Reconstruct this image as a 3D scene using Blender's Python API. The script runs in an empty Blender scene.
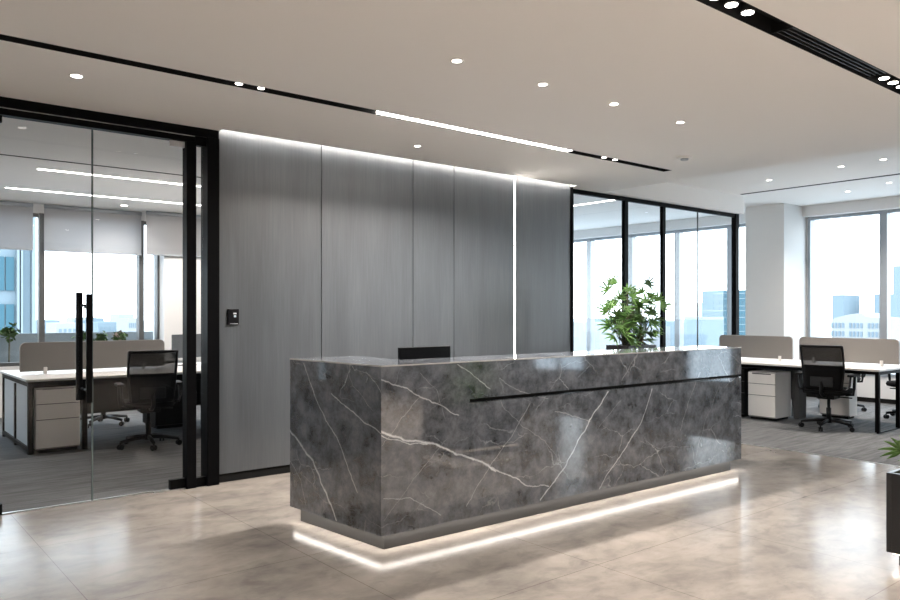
import bpy, math, random
from mathutils import Vector, Matrix
random.seed(7)
S = bpy.context.scene
COL = S.collection
R = math.radians

# ------------------------------------------------------------------ camera
cam_d = bpy.data.cameras.new('camera'); cam = bpy.data.objects.new('camera', cam_d); COL.objects.link(cam)
cam.location = (0, 0, 1.45)
cam.rotation_euler = (R(90), 0, -math.asin(.6345))
cam_d.sensor_width = 36; cam_d.lens = 755/900*36; cam_d.shift_y = 12/900
cam_d.clip_start = .05; cam_d.clip_end = 6000
S.camera = cam

# ------------------------------------------------------------------ sky, exposure
W = bpy.data.worlds.new('sky'); S.world = W; W.use_nodes = True
wn = W.node_tree; wn.nodes.clear()
o_ = wn.nodes.new('ShaderNodeOutputWorld'); b_ = wn.nodes.new('ShaderNodeBackground')
tc = wn.nodes.new('ShaderNodeTexCoord'); sp = wn.nodes.new('ShaderNodeSeparateXYZ'); cr = wn.nodes.new('ShaderNodeValToRGB')
wn.links.new(tc.outputs['Generated'], sp.inputs[0]); wn.links.new(sp.outputs['Z'], cr.inputs[0])
cr.color_ramp.elements[0].position = 0.0; cr.color_ramp.elements[0].color = (.86, .935, .98, 1)
cr.color_ramp.elements[1].position = .6; cr.color_ramp.elements[1].color = (.72, .86, 1.0, 1)
wn.links.new(cr.outputs[0], b_.inputs['Color']); b_.inputs['Strength'].default_value = 3.9
wn.links.new(b_.outputs[0], o_.inputs[0])
S.view_settings.view_transform = 'Standard'; S.view_settings.look = 'None'
S.view_settings.gamma = 1; S.view_settings.exposure = .84; S.view_settings.use_curve_mapping = False
cy = S.cycles
cy.use_denoising = True; cy.max_bounces = 9; cy.diffuse_bounces = 4; cy.glossy_bounces = 5
cy.transparent_max_bounces = 24; cy.transmission_bounces = 6; cy.sample_clamp_indirect = 6; cy.caustics_reflective = False
cy.caustics_refractive = False; cy.blur_glossy = 0

WARM = (1.0, .92, .85)
# lamp powers (used by the lamps' own builders)
P_DOWN, P_STRIP, P_COVE, P_VERT, P_PLINTH, P_OFFICE, P_TRACK, P_REAR_FILL = 4.5, 126, 9, 2.5, .40, 42, 5, 70

# ------------------------------------------------------------------ helpers
def mat(name, color=(.5,.5,.5), rough=.5, metal=0, spec=.5, ior=None, emit=None, estr=0, bump=None):
    m = bpy.data.materials.new(name); m.use_nodes = True
    p = m.node_tree.nodes['Principled BSDF']
    p.inputs['Base Color'].default_value = (*color, 1); p.inputs['Roughness'].default_value = rough
    p.inputs['Metallic'].default_value = metal; p.inputs['Specular IOR Level'].default_value = spec
    if ior: p.inputs['IOR'].default_value = ior
    if emit: p.inputs['Emission Color'].default_value = (*emit, 1); p.inputs['Emission Strength'].default_value = estr
    return m
def N(m, t, **k):
    n = m.node_tree.nodes.new(t)
    for a, v in k.items(): setattr(n, a, v)
    return n
def L(m, a, b): m.node_tree.links.new(a, b)
def P(m): return m.node_tree.nodes['Principled BSDF']
def setin(n, **k):
    for a, v in k.items(): n.inputs[a].default_value = v
def noise_mat(name, c1, c2, scale=(1,1,1), ns=5, detail=6, rough=.5, lo=.35, hi=.65, spec=.5, dist=0, bump=0, rvar=0):
    m = mat(name, c1, rough, spec=spec)
    t = N(m, 'ShaderNodeTexCoord'); mp = N(m, 'ShaderNodeMapping'); mp.inputs['Scale'].default_value = scale
    n = N(m, 'ShaderNodeTexNoise'); setin(n, Scale=ns, Detail=detail, Distortion=dist)
    r = N(m, 'ShaderNodeValToRGB')
    r.color_ramp.elements[0].position = lo; r.color_ramp.elements[1].position = hi
    r.color_ramp.elements[0].color = (*c1, 1); r.color_ramp.elements[1].color = (*c2, 1)
    L(m, t.outputs['Object'], mp.inputs[0]); L(m, mp.outputs[0], n.inputs['Vector']); L(m, n.outputs['Fac'], r.inputs[0])
    L(m, r.outputs[0], P(m).inputs['Base Color'])
    if bump:
        b = N(m, 'ShaderNodeBump'); setin(b, Strength=bump, Distance=.004); L(m, n.outputs['Fac'], b.inputs['Height']); L(m, b.outputs[0], P(m).inputs['Normal'])
    if rvar:
        q = N(m, 'ShaderNodeMapRange'); setin(q, **{'To Min': rough, 'To Max': rough + rvar}); L(m, n.outputs['Fac'], q.inputs[0]); L(m, q.outputs[0], P(m).inputs['Roughness'])
    return m

class MB:
    def __init__(s): s.v = []; s.f = []; s.sm = []
    def add(s, vs, fs, smooth=False):
        o = len(s.v); s.v += [tuple(v) for v in vs]; s.f += [tuple(i + o for i in f) for f in fs]; s.sm += [smooth]*len(fs); return s
    def box(s, x0, x1, y0, y1, z0, z1, M=None):
        vs = [(x,y,z) for z in (z0,z1) for y in (y0,y1) for x in (x0,x1)]
        if M: vs = [M @ Vector(v) for v in vs]
        return s.add(vs, [(0,2,3,1),(4,5,7,6),(0,1,5,4),(2,6,7,3),(0,4,6,2),(1,3,7,5)])
    def prism(s, poly, z0, z1, M=None):       # poly ccw in xy
        n = len(poly); vs = [(x,y,z0) for x,y in poly] + [(x,y,z1) for x,y in poly]
        if M: vs = [M @ Vector(v) for v in vs]
        return s.add(vs, [tuple(range(n-1,-1,-1)), tuple(range(n,2*n))] + [(i,(i+1)%n,n+(i+1)%n,n+i) for i in range(n)])
    def tube(s, pts, r, n=10, r1=None):
        pts = [Vector(p) for p in pts]; k = len(pts); vs = []; up = Vector((.13,.27,.95)).normalized()
        for i, p in enumerate(pts):
            d = (pts[min(i+1,k-1)] - pts[max(i-1,0)]).normalized()
            a = d.cross(up)
            if a.length < 1e-3: a = d.cross(Vector((1,0,0)))
            a.normalize(); b = d.cross(a)
            rr = r if r1 is None else r + (r1-r)*i/(k-1)
            vs += [p + (a*math.cos(t*2*math.pi/n) + b*math.sin(t*2*math.pi/n))*rr for t in range(n)]
        fs = [(i*n+j, i*n+(j+1)%n, (i+1)*n+(j+1)%n, (i+1)*n+j) for i in range(k-1) for j in range(n)]
        s.add(vs, fs, True); o = len(s.v) - len(vs)
        s.f += [tuple(o+j for j in range(n-1,-1,-1)), tuple(o+(k-1)*n+j for j in range(n))]; s.sm += [False]*2
        return s
    def lathe(s, prof, c=(0,0,0), n=24, M=None):   # prof (r,z)
        vs = [(c[0]+r*math.cos(2*math.pi*j/n), c[1]+r*math.sin(2*math.pi*j/n), c[2]+z) for r,z in prof for j in range(n)]
        if M: vs = [M @ Vector(v) for v in vs]
        k = len(prof)
        s.add(vs, [(i*n+j, i*n+(j+1)%n, (i+1)*n+(j+1)%n, (i+1)*n+j) for i in range(k-1) for j in range(n)], True)
        o = len(s.v)-len(vs); s.f += [tuple(o+j for j in range(n-1,-1,-1)), tuple(o+(k-1)*n+j for j in range(n))]; s.sm += [False]*2
        return s
    def build(s, name, m, parent=None, loc=None, bevel=0, seg=2, sub=0):
        off = Vector((0,0,0)); q = parent
        while q: off += q.location; q = q.parent
        if loc is not None: off = off + Vector(loc)
        me = bpy.data.meshes.new(name); me.from_pydata([Vector(v)-off for v in s.v], [], s.f)
        me.polygons.foreach_set('use_smooth', s.sm); me.update()
        me.materials.append(m)
        o = bpy.data.objects.new(name, me); COL.objects.link(o)
        if parent: o.parent = parent
        if loc is not None: o.location = loc
        if bevel:
            b = o.modifiers.new('bevel', 'BEVEL'); b.width = bevel; b.segments = seg; b.limit_method = 'ANGLE'; b.angle_limit = R(40)
        if sub:
            b = o.modifiers.new('sub', 'SUBSURF'); b.levels = b.render_levels = sub
        return o
def B(*a): return MB().box(*a)
def tag(o, label, cat, group=None, kind=None):
    o['label'] = label; o['category'] = cat
    if group: o['group'] = group
    if kind: o['kind'] = kind
    return o
def thing(name, loc, label, cat, group=None):
    o = bpy.data.objects.new(name, None); COL.objects.link(o); o.location = loc; o.empty_display_size = .1
    return tag(o, label, cat, group)
def struct(o, label=None, cat=None):
    o['kind'] = 'structure'
    if label: o['label'] = label
    if cat: o['category'] = cat
    return o
def copy_tree(o, parent=None):
    c = o.copy(); COL.objects.link(c)
    if parent: c.parent = parent
    for ch in list(o.children): copy_tree(ch, c)
    return c
def dup(o, loc, rz, label, group=None):
    c = copy_tree(o); c.location = loc; c.rotation_euler = (0,0,rz); c['label'] = label
    if group: c['group'] = group
    return c
def area(name, loc, rot, sx, sy, power, color, parent=None, spread=180, shape='RECTANGLE'):
    d = bpy.data.lights.new(name, 'AREA'); d.shape = shape; d.size = sx; d.size_y = sy; d.energy = power; d.color = color; d.spread = R(spread)
    o = bpy.data.objects.new(name, d); COL.objects.link(o)
    off = Vector((0,0,0)); q = parent
    while q: off += q.location; q = q.parent
    o.parent = parent; o.location = Vector(loc)-off; o.rotation_euler = rot
    return o

# ------------------------------------------------------------------ materials
M_ceil = mat('ceiling_paint', (.91,.885,.855), .9, spec=.2)
M_white = mat('white_paint', (.80,.79,.78), .7, spec=.3)
M_wallpaint = mat('wall_paint', (.70,.69,.675), .8, spec=.2)
M_black = mat('black_metal', (.003,.003,.0035), .45, spec=.05)
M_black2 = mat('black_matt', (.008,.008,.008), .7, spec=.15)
M_void = mat('slot_black', (.006,.006,.006), .8, spec=.2)
M_frame = mat('window_aluminium', (.36,.39,.42), .45, metal=.3)
M_frame_dark = mat('window_dark_aluminium', (.085,.088,.09), .5)
M_steel = mat('brushed_steel', (.62,.62,.62), .28, metal=1)
M_desk = mat('white_laminate', (.80,.77,.74), .35)
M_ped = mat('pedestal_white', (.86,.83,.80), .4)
M_gap = mat('drawer_gap_shade', (.06,.06,.06), .8)
M_endpanel = mat('pale_panel', (.62,.66,.69), .4)
M_screen_fab = noise_mat('divider_fabric', (.20,.188,.176), (.235,.22,.208), ns=400, rough=.9, spec=.1)
M_mod = mat('dark_panel', (.07,.072,.075), .5)
M_led = mat('led', (1,1,1), emit=(1,.95,.9), estr=14)
M_led_soft = mat('led_soft', (1,1,1), emit=(1,.93,.87), estr=5)
M_led_office = mat('led_office', (1,1,1), emit=(1,.95,.9), estr=7)
M_led_spot = mat('led_spot', (1,1,1), emit=(1,.93,.84), estr=8)
M_trimring = mat('ring_white', (.8,.78,.76), .5)
M_plastic = mat('chair_plastic', (.006,.006,.007), .45, spec=.2)
M_fabric_b = noise_mat('chair_fabric', (.006,.006,.0065), (.010,.010,.011), ns=300, rough=.85, spec=.1)
M_lumb = mat('chair_grey_plastic', (.022,.023,.025), .5, spec=.2)
M_scr = mat('monitor_black', (.005,.005,.006), .3, spec=.15)
M_soil = noise_mat('soil', (.03,.02,.015), (.08,.055,.04), ns=60, rough=1)
M_leaf = noise_mat('palm_leaf', (.05,.13,.022), (.10,.21,.045), ns=6, rough=.45)
M_leaf2 = noise_mat('palm_leaf_dry', (.16,.13,.07), (.22,.20,.12), ns=6, rough=.5)
M_stem = noise_mat('palm_stem', (.06,.05,.03), (.12,.11,.07), ns=30, rough=.8)
M_planter = mat('planter_black', (.012,.012,.013), .3)
M_blind = None

def glass(name, tint=(1,1,1), refl=1.0, ior=1.5):
    m = bpy.data.materials.new(name); m.use_nodes = True; m.node_tree.nodes.clear()
    o = N(m,'ShaderNodeOutputMaterial'); mx = N(m,'ShaderNodeMixShader'); t = N(m,'ShaderNodeBsdfTransparent'); g = N(m,'ShaderNodeBsdfGlossy')
    f = N(m,'ShaderNodeFresnel'); f.inputs['IOR'].default_value = ior
    t.inputs['Color'].default_value = (*tint,1); g.inputs['Roughness'].default_value = .0; g.inputs['Color'].default_value = (refl,refl,refl,1)
    geo = N(m,'ShaderNodeNewGeometry'); mul = N(m,'ShaderNodeMath', operation='MULTIPLY'); inv = N(m,'ShaderNodeMath', operation='SUBTRACT')
    inv.inputs[0].default_value = 1
    L(m, geo.outputs['Backfacing'], inv.inputs[1]); L(m, f.outputs[0], mul.inputs[0]); L(m, inv.outputs[0], mul.inputs[1])
    L(m, mul.outputs[0], mx.inputs[0]); L(m, t.outputs[0], mx.inputs[1]); L(m, g.outputs[0], mx.inputs[2]); L(m, mx.outputs[0], o.inputs[0])
    return m
M_glass = glass('clear_glass', (.972,.98,.985), 1.0, 1.42)
M_glass_win = glass('window_glass', (.97,.985,.99), 1.0, 1.35)
M_glass_edge = mat('glass_edge', (.10,.13,.13), .2)

def blind_mat():
    m = mat('roller_blind', (.60,.60,.61), .9, spec=.1); nt = m.node_tree
    tr = N(m,'ShaderNodeBsdfTranslucent'); tr.inputs['Color'].default_value = (.30,.325,.35,1)
    tp = N(m,'ShaderNodeBsdfTransparent'); mx = N(m,'ShaderNodeMixShader'); mx.inputs[0].default_value = .5
    mx2 = N(m,'ShaderNodeMixShader'); mx2.inputs[0].default_value = .10
    L(m, P(m).outputs[0], mx.inputs[1]); L(m, tr.outputs[0], mx.inputs[2]); L(m, mx.outputs[0], mx2.inputs[1]); L(m, tp.outputs[0], mx2.inputs[2])
    L(m, mx2.outputs[0], nt.nodes['Material Output'].inputs[0]); return m
M_blind = blind_mat()
def mesh_mat():
    m = mat('chair_mesh', (.02,.02,.021), .8, spec=.1)
    tp = N(m,'ShaderNodeBsdfTransparent'); mx = N(m,'ShaderNodeMixShader'); mx.inputs[0].default_value = .30
    L(m, P(m).outputs[0], mx.inputs[1]); L(m, tp.outputs[0], mx.inputs[2]); L(m, mx.outputs[0], m.node_tree.nodes['Material Output'].inputs[0]); return m
M_mesh = mesh_mat()

def floor_mat():
    m = mat('polished_stone_floor', (.55,.5,.45), .12, ior=1.18)
    t = N(m,'ShaderNodeTexCoord')
    mp = N(m,'ShaderNodeMapping'); mp.inputs['Scale'].default_value = (.9,1.35,1); mp.inputs['Rotation'].default_value = (0,0,.35)
    n1 = N(m,'ShaderNodeTexNoise'); setin(n1, Scale=1.6, Detail=9, Roughness=.62, Distortion=.35)
    n2 = N(m,'ShaderNodeTexNoise'); setin(n2, Scale=5.5, Detail=8, Roughness=.65, Distortion=.6)
    L(m, t.outputs['Object'], mp.inputs[0]); L(m, mp.outputs[0], n1.inputs['Vector']); L(m, mp.outputs[0], n2.inputs['Vector'])
    r1 = N(m,'ShaderNodeValToRGB'); r2 = N(m,'ShaderNodeValToRGB')
    e = r1.color_ramp.elements; e[0].position=.30; e[0].color=(.150,.136,.123,1); e[1].position=.64; e[1].color=(.268,.240,.213,1)
    e = r2.color_ramp.elements; e[0].position=.34; e[0].color=(.74,.75,.76,1); e[1].position=.54; e[1].color=(1,1,1,1)
    mx = N(m,'ShaderNodeMix', data_type='RGBA', blend_type='MULTIPLY'); mx.inputs[0].default_value = .8
    L(m, n1.outputs['Fac'], r1.inputs[0]); L(m, n2.outputs['Fac'], r2.inputs[0]); L(m, r1.outputs[0], mx.inputs[6]); L(m, r2.outputs[0], mx.inputs[7])
    # joints between the big tiles
    br = N(m,'ShaderNodeTexBrick', offset=0.0); setin(br, Scale=1, **{'Mortar Size':.0022,'Mortar Smooth':.2,'Brick Width':1.2,'Row Height':1.2})
    br.inputs['Color1'].default_value=(1,1,1,1); br.inputs['Color2'].default_value=(.965,.965,.965,1); br.inputs['Mortar'].default_value=(.5,.47,.44,1)
    mp2 = N(m,'ShaderNodeMapping'); mp2.inputs['Location'].default_value = (.2,-.41,0)
    L(m, t.outputs['Object'], mp2.inputs[0]); L(m, mp2.outputs[0], br.inputs['Vector'])
    mx2 = N(m,'ShaderNodeMix', data_type='RGBA', blend_type='MULTIPLY'); mx2.inputs[0].default_value = 1
    L(m, mx.outputs[2], mx2.inputs[6]); L(m, br.outputs['Color'], mx2.inputs[7]); L(m, mx2.outputs[2], P(m).inputs['Base Color'])
    q = N(m,'ShaderNodeMapRange'); setin(q, **{'To Min': .13, 'To Max': .23}); L(m, n2.outputs['Fac'], q.inputs[0]); L(m, q.outputs[0], P(m).inputs['Roughness'])
    return m
M_floor = floor_mat()

def carpet_mat():
    m = mat('grey_carpet', (.15,.15,.15), .97, spec=.1)
    t = N(m,'ShaderNodeTexCoord'); mp = N(m,'ShaderNodeMapping'); mp.inputs['Scale'].default_value = (.9,9,1)
    n1 = N(m,'ShaderNodeTexNoise'); setin(n1, Scale=2.2, Detail=8, Roughness=.7)
    n2 = N(m,'ShaderNodeTexNoise'); setin(n2, Scale=160, Detail=3)
    L(m, t.outputs['Object'], mp.inputs[0]); L(m, mp.outputs[0], n1.inputs['Vector']); L(m, t.outputs['Object'], n2.inputs['Vector'])
    r = N(m,'ShaderNodeValToRGB'); e = r.color_ramp.elements; e[0].position=.34; e[0].color=(.085,.084,.083,1); e[1].position=.70; e[1].color=(.20,.20,.20,1)
    L(m, n1.outputs['Fac'], r.inputs[0])
    r2 = N(m,'ShaderNodeValToRGB'); e = r2.color_ramp.elements; e[0].position=.35; e[0].color=(.7,.7,.7,1); e[1].position=.6; e[1].color=(1.1,1.1,1.1,1)
    L(m, n2.outputs['Fac'], r2.inputs[0])
    mx = N(m,'ShaderNodeMix', data_type='RGBA', blend_type='MULTIPLY'); mx.inputs[0].default_value = 1
    L(m, r.outputs[0], mx.inputs[6]); L(m, r2.outputs[0], mx.inputs[7]); L(m, mx.outputs[2], P(m).inputs['Base Color'])
    b = N(m,'ShaderNodeBump'); setin(b, Strength=.5, Distance=.006); L(m, n2.outputs['Fac'], b.inputs['Height']); L(m, b.outputs[0], P(m).inputs['Normal'])
    return m
M_carpet = carpet_mat()

def wood_mat():
    m = mat('grey_wood_veneer', (.2,.2,.2), .32, spec=1.0)
    t = N(m,'ShaderNodeTexCoord')
    mp = N(m,'ShaderNodeMapping'); mp.inputs['Scale'].default_value = (30,30,1.1)
    mp2 = N(m,'ShaderNodeMapping'); mp2.inputs['Scale'].default_value = (5,5,.5)
    n1 = N(m,'ShaderNodeTexNoise'); setin(n1, Scale=2.2, Detail=7, Roughness=.65)
    n2 = N(m,'ShaderNodeTexNoise'); setin(n2, Scale=1.6, Detail=4)
    L(m, t.outputs['Object'], mp.inputs[0]); L(m, t.outputs['Object'], mp2.inputs[0]); L(m, mp.outputs[0], n1.inputs['Vector']); L(m, mp2.outputs[0], n2.inputs['Vector'])
    r = N(m,'ShaderNodeValToRGB'); e = r.color_ramp.elements; e[0].position=.28; e[0].color=(.054,.061,.068,1); e[1].position=.74; e[1].color=(.084,.093,.102,1)
    r2 = N(m,'ShaderNodeValToRGB'); e = r2.color_ramp.elements; e[0].position=.3; e[0].color=(.82,.82,.82,1); e[1].position=.7; e[1].color=(1.08,1.08,1.08,1)
    L(m, n1.outputs['Fac'], r.inputs[0]); L(m, n2.outputs['Fac'], r2.inputs[0])
    mx = N(m,'ShaderNodeMix', data_type='RGBA', blend_type='MULTIPLY'); mx.inputs[0].default_value = 1
    L(m, r.outputs[0], mx.inputs[6]); L(m, r2.outputs[0], mx.inputs[7]); L(m, mx.outputs[2], P(m).inputs['Base Color'])
    b = N(m,'ShaderNodeBump'); setin(b, Strength=.15, Distance=.001); L(m, n1.outputs['Fac'], b.inputs['Height']); L(m, b.outputs[0], P(m).inputs['Normal'])
    return m
M_wood = wood_mat()

# ------------------------------------------------------------------ reception desk geometry constants
DA, DB_, DC, DD = (2.558,3.767), (6.48,3.67), (6.50,4.10), (2.47,4.76)
DESK_O = Vector((4.5, 4.25, 0))
H_CAM = 1.45
def front_pt(px, py):                      # pixel of the photograph -> point on the desk's front face, desk-local
    u = px-450; d = Vector((.6345*755+.7729*u, .7729*755-.6345*u)); a = Vector(DA); e = Vector(DB_)-a
    t = (a.x*e.y-a.y*e.x)/(d.x*e.y-d.y*e.x); return Vector((d.x*t, d.y*t, H_CAM+(312-py)*t)) - DESK_O
def side_pt(px, py):
    u = px-450; d = Vector((.6345*755+.7729*u, .7729*755-.6345*u)); a = Vector(DA); e = Vector(DD)-a
    t = (a.x*e.y-a.y*e.x)/(d.x*e.y-d.y*e.x); return Vector((d.x*t, d.y*t, H_CAM+(312-py)*t)) - DESK_O
def marble_mat():
    m = mat('grey_marble', (.1,.1,.1), .055, ior=2.25)
    t = N(m,'ShaderNodeTexCoord')
    nw = N(m,'ShaderNodeTexNoise'); setin(nw, Scale=5.5, Detail=8, Roughness=.6)
    L(m, t.outputs['Object'], nw.inputs['Vector'])
    s1 = N(m,'ShaderNodeVectorMath', operation='SUBTRACT'); s1.inputs[1].default_value=(.5,.5,.5); L(m, nw.outputs['Color'], s1.inputs[0])
    s2 = N(m,'ShaderNodeVectorMath', operation='SCALE'); s2.inputs['Scale'].default_value=.07; L(m, s1.outputs[0], s2.inputs[0])
    s3 = N(m,'ShaderNodeVectorMath', operation='ADD'); L(m, t.outputs['Object'], s3.inputs[0]); L(m, s2.outputs[0], s3.inputs[1])
    pos = s3.outputs[0]
    # cloudy ground
    n1 = N(m,'ShaderNodeTexNoise'); setin(n1, Scale=7.5, Detail=12, Roughness=.72, Distortion=.1)
    L(m, t.outputs['Object'], n1.inputs['Vector'])
    r = N(m,'ShaderNodeValToRGB'); e = r.color_ramp.elements; e[0].position=.38; e[0].color=(.042,.047,.055,1); e[1].position=.64; e[1].color=(.165,.180,.205,1)
    L(m, n1.outputs['Fac'], r.inputs[0])
    # fine hair veins
    vo = N(m,'ShaderNodeTexVoronoi', feature='DISTANCE_TO_EDGE'); vo.inputs['Scale'].default_value = 2.3
    mpv = N(m,'ShaderNodeMapping'); mpv.inputs['Rotation'].default_value=(0,.6,0); mpv.inputs['Scale'].default_value=(1,1,2.0)
    s2b = N(m,'ShaderNodeVectorMath', operation='SCALE'); s2b.inputs['Scale'].default_value=.13; L(m, s1.outputs[0], s2b.inputs[0])
    s3b = N(m,'ShaderNodeVectorMath', operation='ADD'); L(m, t.outputs['Object'], s3b.inputs[0]); L(m, s2b.outputs[0], s3b.inputs[1])
    L(m, s3b.outputs[0], mpv.inputs[0]); L(m, mpv.outputs[0], vo.inputs['Vector'])
    rv = N(m,'ShaderNodeMapRange'); setin(rv, **{'From Min':0,'From Max':.012,'To Min':.55,'To Max':0}); L(m, vo.outputs['Distance'], rv.inputs[0])
    nm = N(m,'ShaderNodeTexNoise'); setin(nm, Scale=2.0, Detail=3); L(m, t.outputs['Object'], nm.inputs['Vector'])
    rm = N(m,'ShaderNodeMapRange'); setin(rm, **{'From Min':.48,'From Max':.66}); L(m, nm.outputs['Fac'], rm.inputs[0])
    fv = N(m,'ShaderNodeMath', operation='MULTIPLY'); L(m, rv.outputs[0], fv.inputs[0]); L(m, rm.outputs[0], fv.inputs[1])
    geo = N(m,'ShaderNodeTexCoord'); sx = N(m,'ShaderNodeSeparateXYZ'); L(m, geo.outputs['Normal'], sx.inputs[0])
    aby = N(m,'ShaderNodeMath', operation='ABSOLUTE'); L(m, sx.outputs['Y'], aby.inputs[0]); gy = N(m,'ShaderNodeMath', operation='GREATER_THAN'); L(m, aby.outputs[0], gy.inputs[0]); gy.inputs[1].default_value=.7
    abx = N(m,'ShaderNodeMath', operation='ABSOLUTE'); L(m, sx.outputs['X'], abx.inputs[0]); gx = N(m,'ShaderNodeMath', operation='GREATER_THAN'); L(m, abx.outputs[0], gx.inputs[0]); gx.inputs[1].default_value=.7
    accs = {}; flat = {}
    for f_, mk in (('f',(1,0,1)),('s',(0,1,1))):
        q = N(m,'ShaderNodeVectorMath', operation='MULTIPLY'); L(m, pos, q.inputs[0]); q.inputs[1].default_value = mk; flat[f_] = (q.outputs[0], Vector(mk))
    veins = [ # (face, points, half width, strength)
      ('f', [(381,431),(404,441),(432,443),(455,455),(480,461),(496,470)], .012, 1.0),
      ('f', [(381,436),(410,445),(432,443)], .006, .8),
      ('f', [(492,467),(508,474),(526,485),(549,486)], .008, .9),
      ('f', [(608,392),(590,420),(572,453),(557,478),(540,500)], .009, 1.0),
      ('f', [(652,389),(642,420),(627,446),(610,470),(600,489)], .008, .8),
      ('f', [(381,379),(404,388),(430,401),(459,417)], .007, .7),
      ('f', [(459,364),(475,377),(491,389)], .006, .6),
      ('f', [(530,404),(510,438),(491,465),(466,505)], .004, .55),
      ('f', [(384,499),(410,498),(425,506),(441,515)], .005, .6),
      ('f', [(500,377),(520,392),(548,398)], .004, .4),
      ('f', [(384,520),(420,470),(447,440)], .003, .35),
      ('f', [(700,372),(690,400),(680,430)], .005, .4),
      ('f', [(638,352),(630,366),(622,380)], .005, .4),
      ('f', [(555,412),(575,416),(590,422)], .005, .5),
      ('f', [(620,400),(597,430)], .003, .4),
      ('f', [(420,397),(400,420),(382,446)], .003, .35),
      ('f', [(566,368),(548,392),(536,410)], .003, .3),
      ('f', [(720,385),(706,420),(696,455)], .003, .35),
      ('f', [(500,400),(520,425),(545,440),(560,462)], .003, .35),
      ('f', [(640,440),(660,448),(690,446)], .003, .3),
      ('f', [(420,372),(436,392),(445,420)], .003, .3),
      ('f', [(590,364),(578,378)], .003, .4),
      ('s', [(290,460),(300,480),(306,505)], .004, .4),
      ('s', [(345,362),(352,385),(372,410)], .003, .35),
      ('s', [(290,429),(313,461),(325,490),(337,519)], .013, .75),
      ('s', [(303,364),(325,421),(337,437),(357,492)], .008, .6),
      ('s', [(331,394),(355,415),(381,434)], .007, .7),
      ('s', [(366,372),(381,391)], .005, .5),
    ]
    for face, pts, w, st in veins:
        f = front_pt if face == 'f' else side_pt
        pts = [f(*p) * flat[face][1] for p in pts]
        acc = accs.get(face)
        for a, b in zip(pts, pts[1:]):
            d = b-a
            v = N(m,'ShaderNodeVectorMath', operation='SUBTRACT'); L(m, flat[face][0], v.inputs[0]); v.inputs[1].default_value = a
            dt = N(m,'ShaderNodeVectorMath', operation='DOT_PRODUCT'); L(m, v.outputs[0], dt.inputs[0]); dt.inputs[1].default_value = d/d.length_squared
            cl = N(m,'ShaderNodeClamp'); L(m, dt.outputs['Value'], cl.inputs[0])
            sc = N(m,'ShaderNodeVectorMath', operation='SCALE'); sc.inputs[0].default_value = d; L(m, cl.outputs[0], sc.inputs['Scale'])
            di = N(m,'ShaderNodeVectorMath', operation='DISTANCE'); L(m, v.outputs[0], di.inputs[0]); L(m, sc.outputs[0], di.inputs[1])
            mr = N(m,'ShaderNodeMapRange'); setin(mr, **{'From Min':0,'From Max':w*.8,'To Min':st,'To Max':0}); L(m, di.outputs['Value'], mr.inputs[0])
            if acc is None: acc = mr.outputs[0]; continue
            mxm = N(m,'ShaderNodeMath', operation='MAXIMUM'); L(m, acc, mxm.inputs[0]); L(m, mr.outputs[0], mxm.inputs[1]); acc = mxm.outputs[0]
        accs[face] = acc
    q1 = N(m,'ShaderNodeMath', operation='MULTIPLY'); L(m, accs['f'], q1.inputs[0]); L(m, gy.outputs[0], q1.inputs[1])
    q2 = N(m,'ShaderNodeMath', operation='MULTIPLY'); L(m, accs['s'], q2.inputs[0]); L(m, gx.outputs[0], q2.inputs[1])
    q3 = N(m,'ShaderNodeMath', operation='MAXIMUM'); L(m, q1.outputs[0], q3.inputs[0]); L(m, q2.outputs[0], q3.inputs[1])
    q4 = N(m,'ShaderNodeMath', operation='MAXIMUM'); L(m, q3.outputs[0], q4.inputs[0]); L(m, fv.outputs[0], q4.inputs[1]); acc = q4.outputs[0]
    # break the veins up
    nb = N(m,'ShaderNodeTexNoise'); setin(nb, Scale=22, Detail=4); L(m, t.outputs['Object'], nb.inputs['Vector'])
    rb = N(m,'ShaderNodeMapRange'); setin(rb, **{'From Min':.3,'From Max':.6,'To Min':.6,'To Max':1}); L(m, nb.outputs['Fac'], rb.inputs[0])
    fm = N(m,'ShaderNodeMath', operation='MULTIPLY'); L(m, acc, fm.inputs[0]); L(m, rb.outputs[0], fm.inputs[1])
    mx = N(m,'ShaderNodeMix', data_type='RGBA'); L(m, fm.outputs[0], mx.inputs[0]); L(m, r.outputs[0], mx.inputs[6]); mx.inputs[7].default_value=(.72,.76,.80,1)
    L(m, mx.outputs[2], P(m).inputs['Base Color'])
    return m
M_marble = marble_mat()

# ------------------------------------------------------------------ setting: floors
YW, YP = 6.18, 6.27           # feature wall face, glass partition line
ZC, ZO = 2.975, 3.25          # lobby ceiling, open office ceiling
YB, XR = 11.9, 12.95          # back window wall, right window wall
XC = 7.75                     # edge of the carpet
struct(B(-4.2, XC, -6, YW+.02, -.2, 0).build('floor', M_floor), 'polished beige stone floor in large tiles', 'floor')
mb = MB().prism([(XC,-6),(XR,-6),(XR,YB),(-4.2,YB),(-4.2,YW+.02),(XC,YW+.02)], -.2, 0)
struct(mb.build('floor_carpet', M_carpet), 'grey streaked office carpet', 'carpet')
struct(B(XC-.006, XC+.006, -6, YW+.0, -.01, .004).build('trim_1', M_steel), 'thin metal strip between stone floor and carpet', 'trim')
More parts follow.
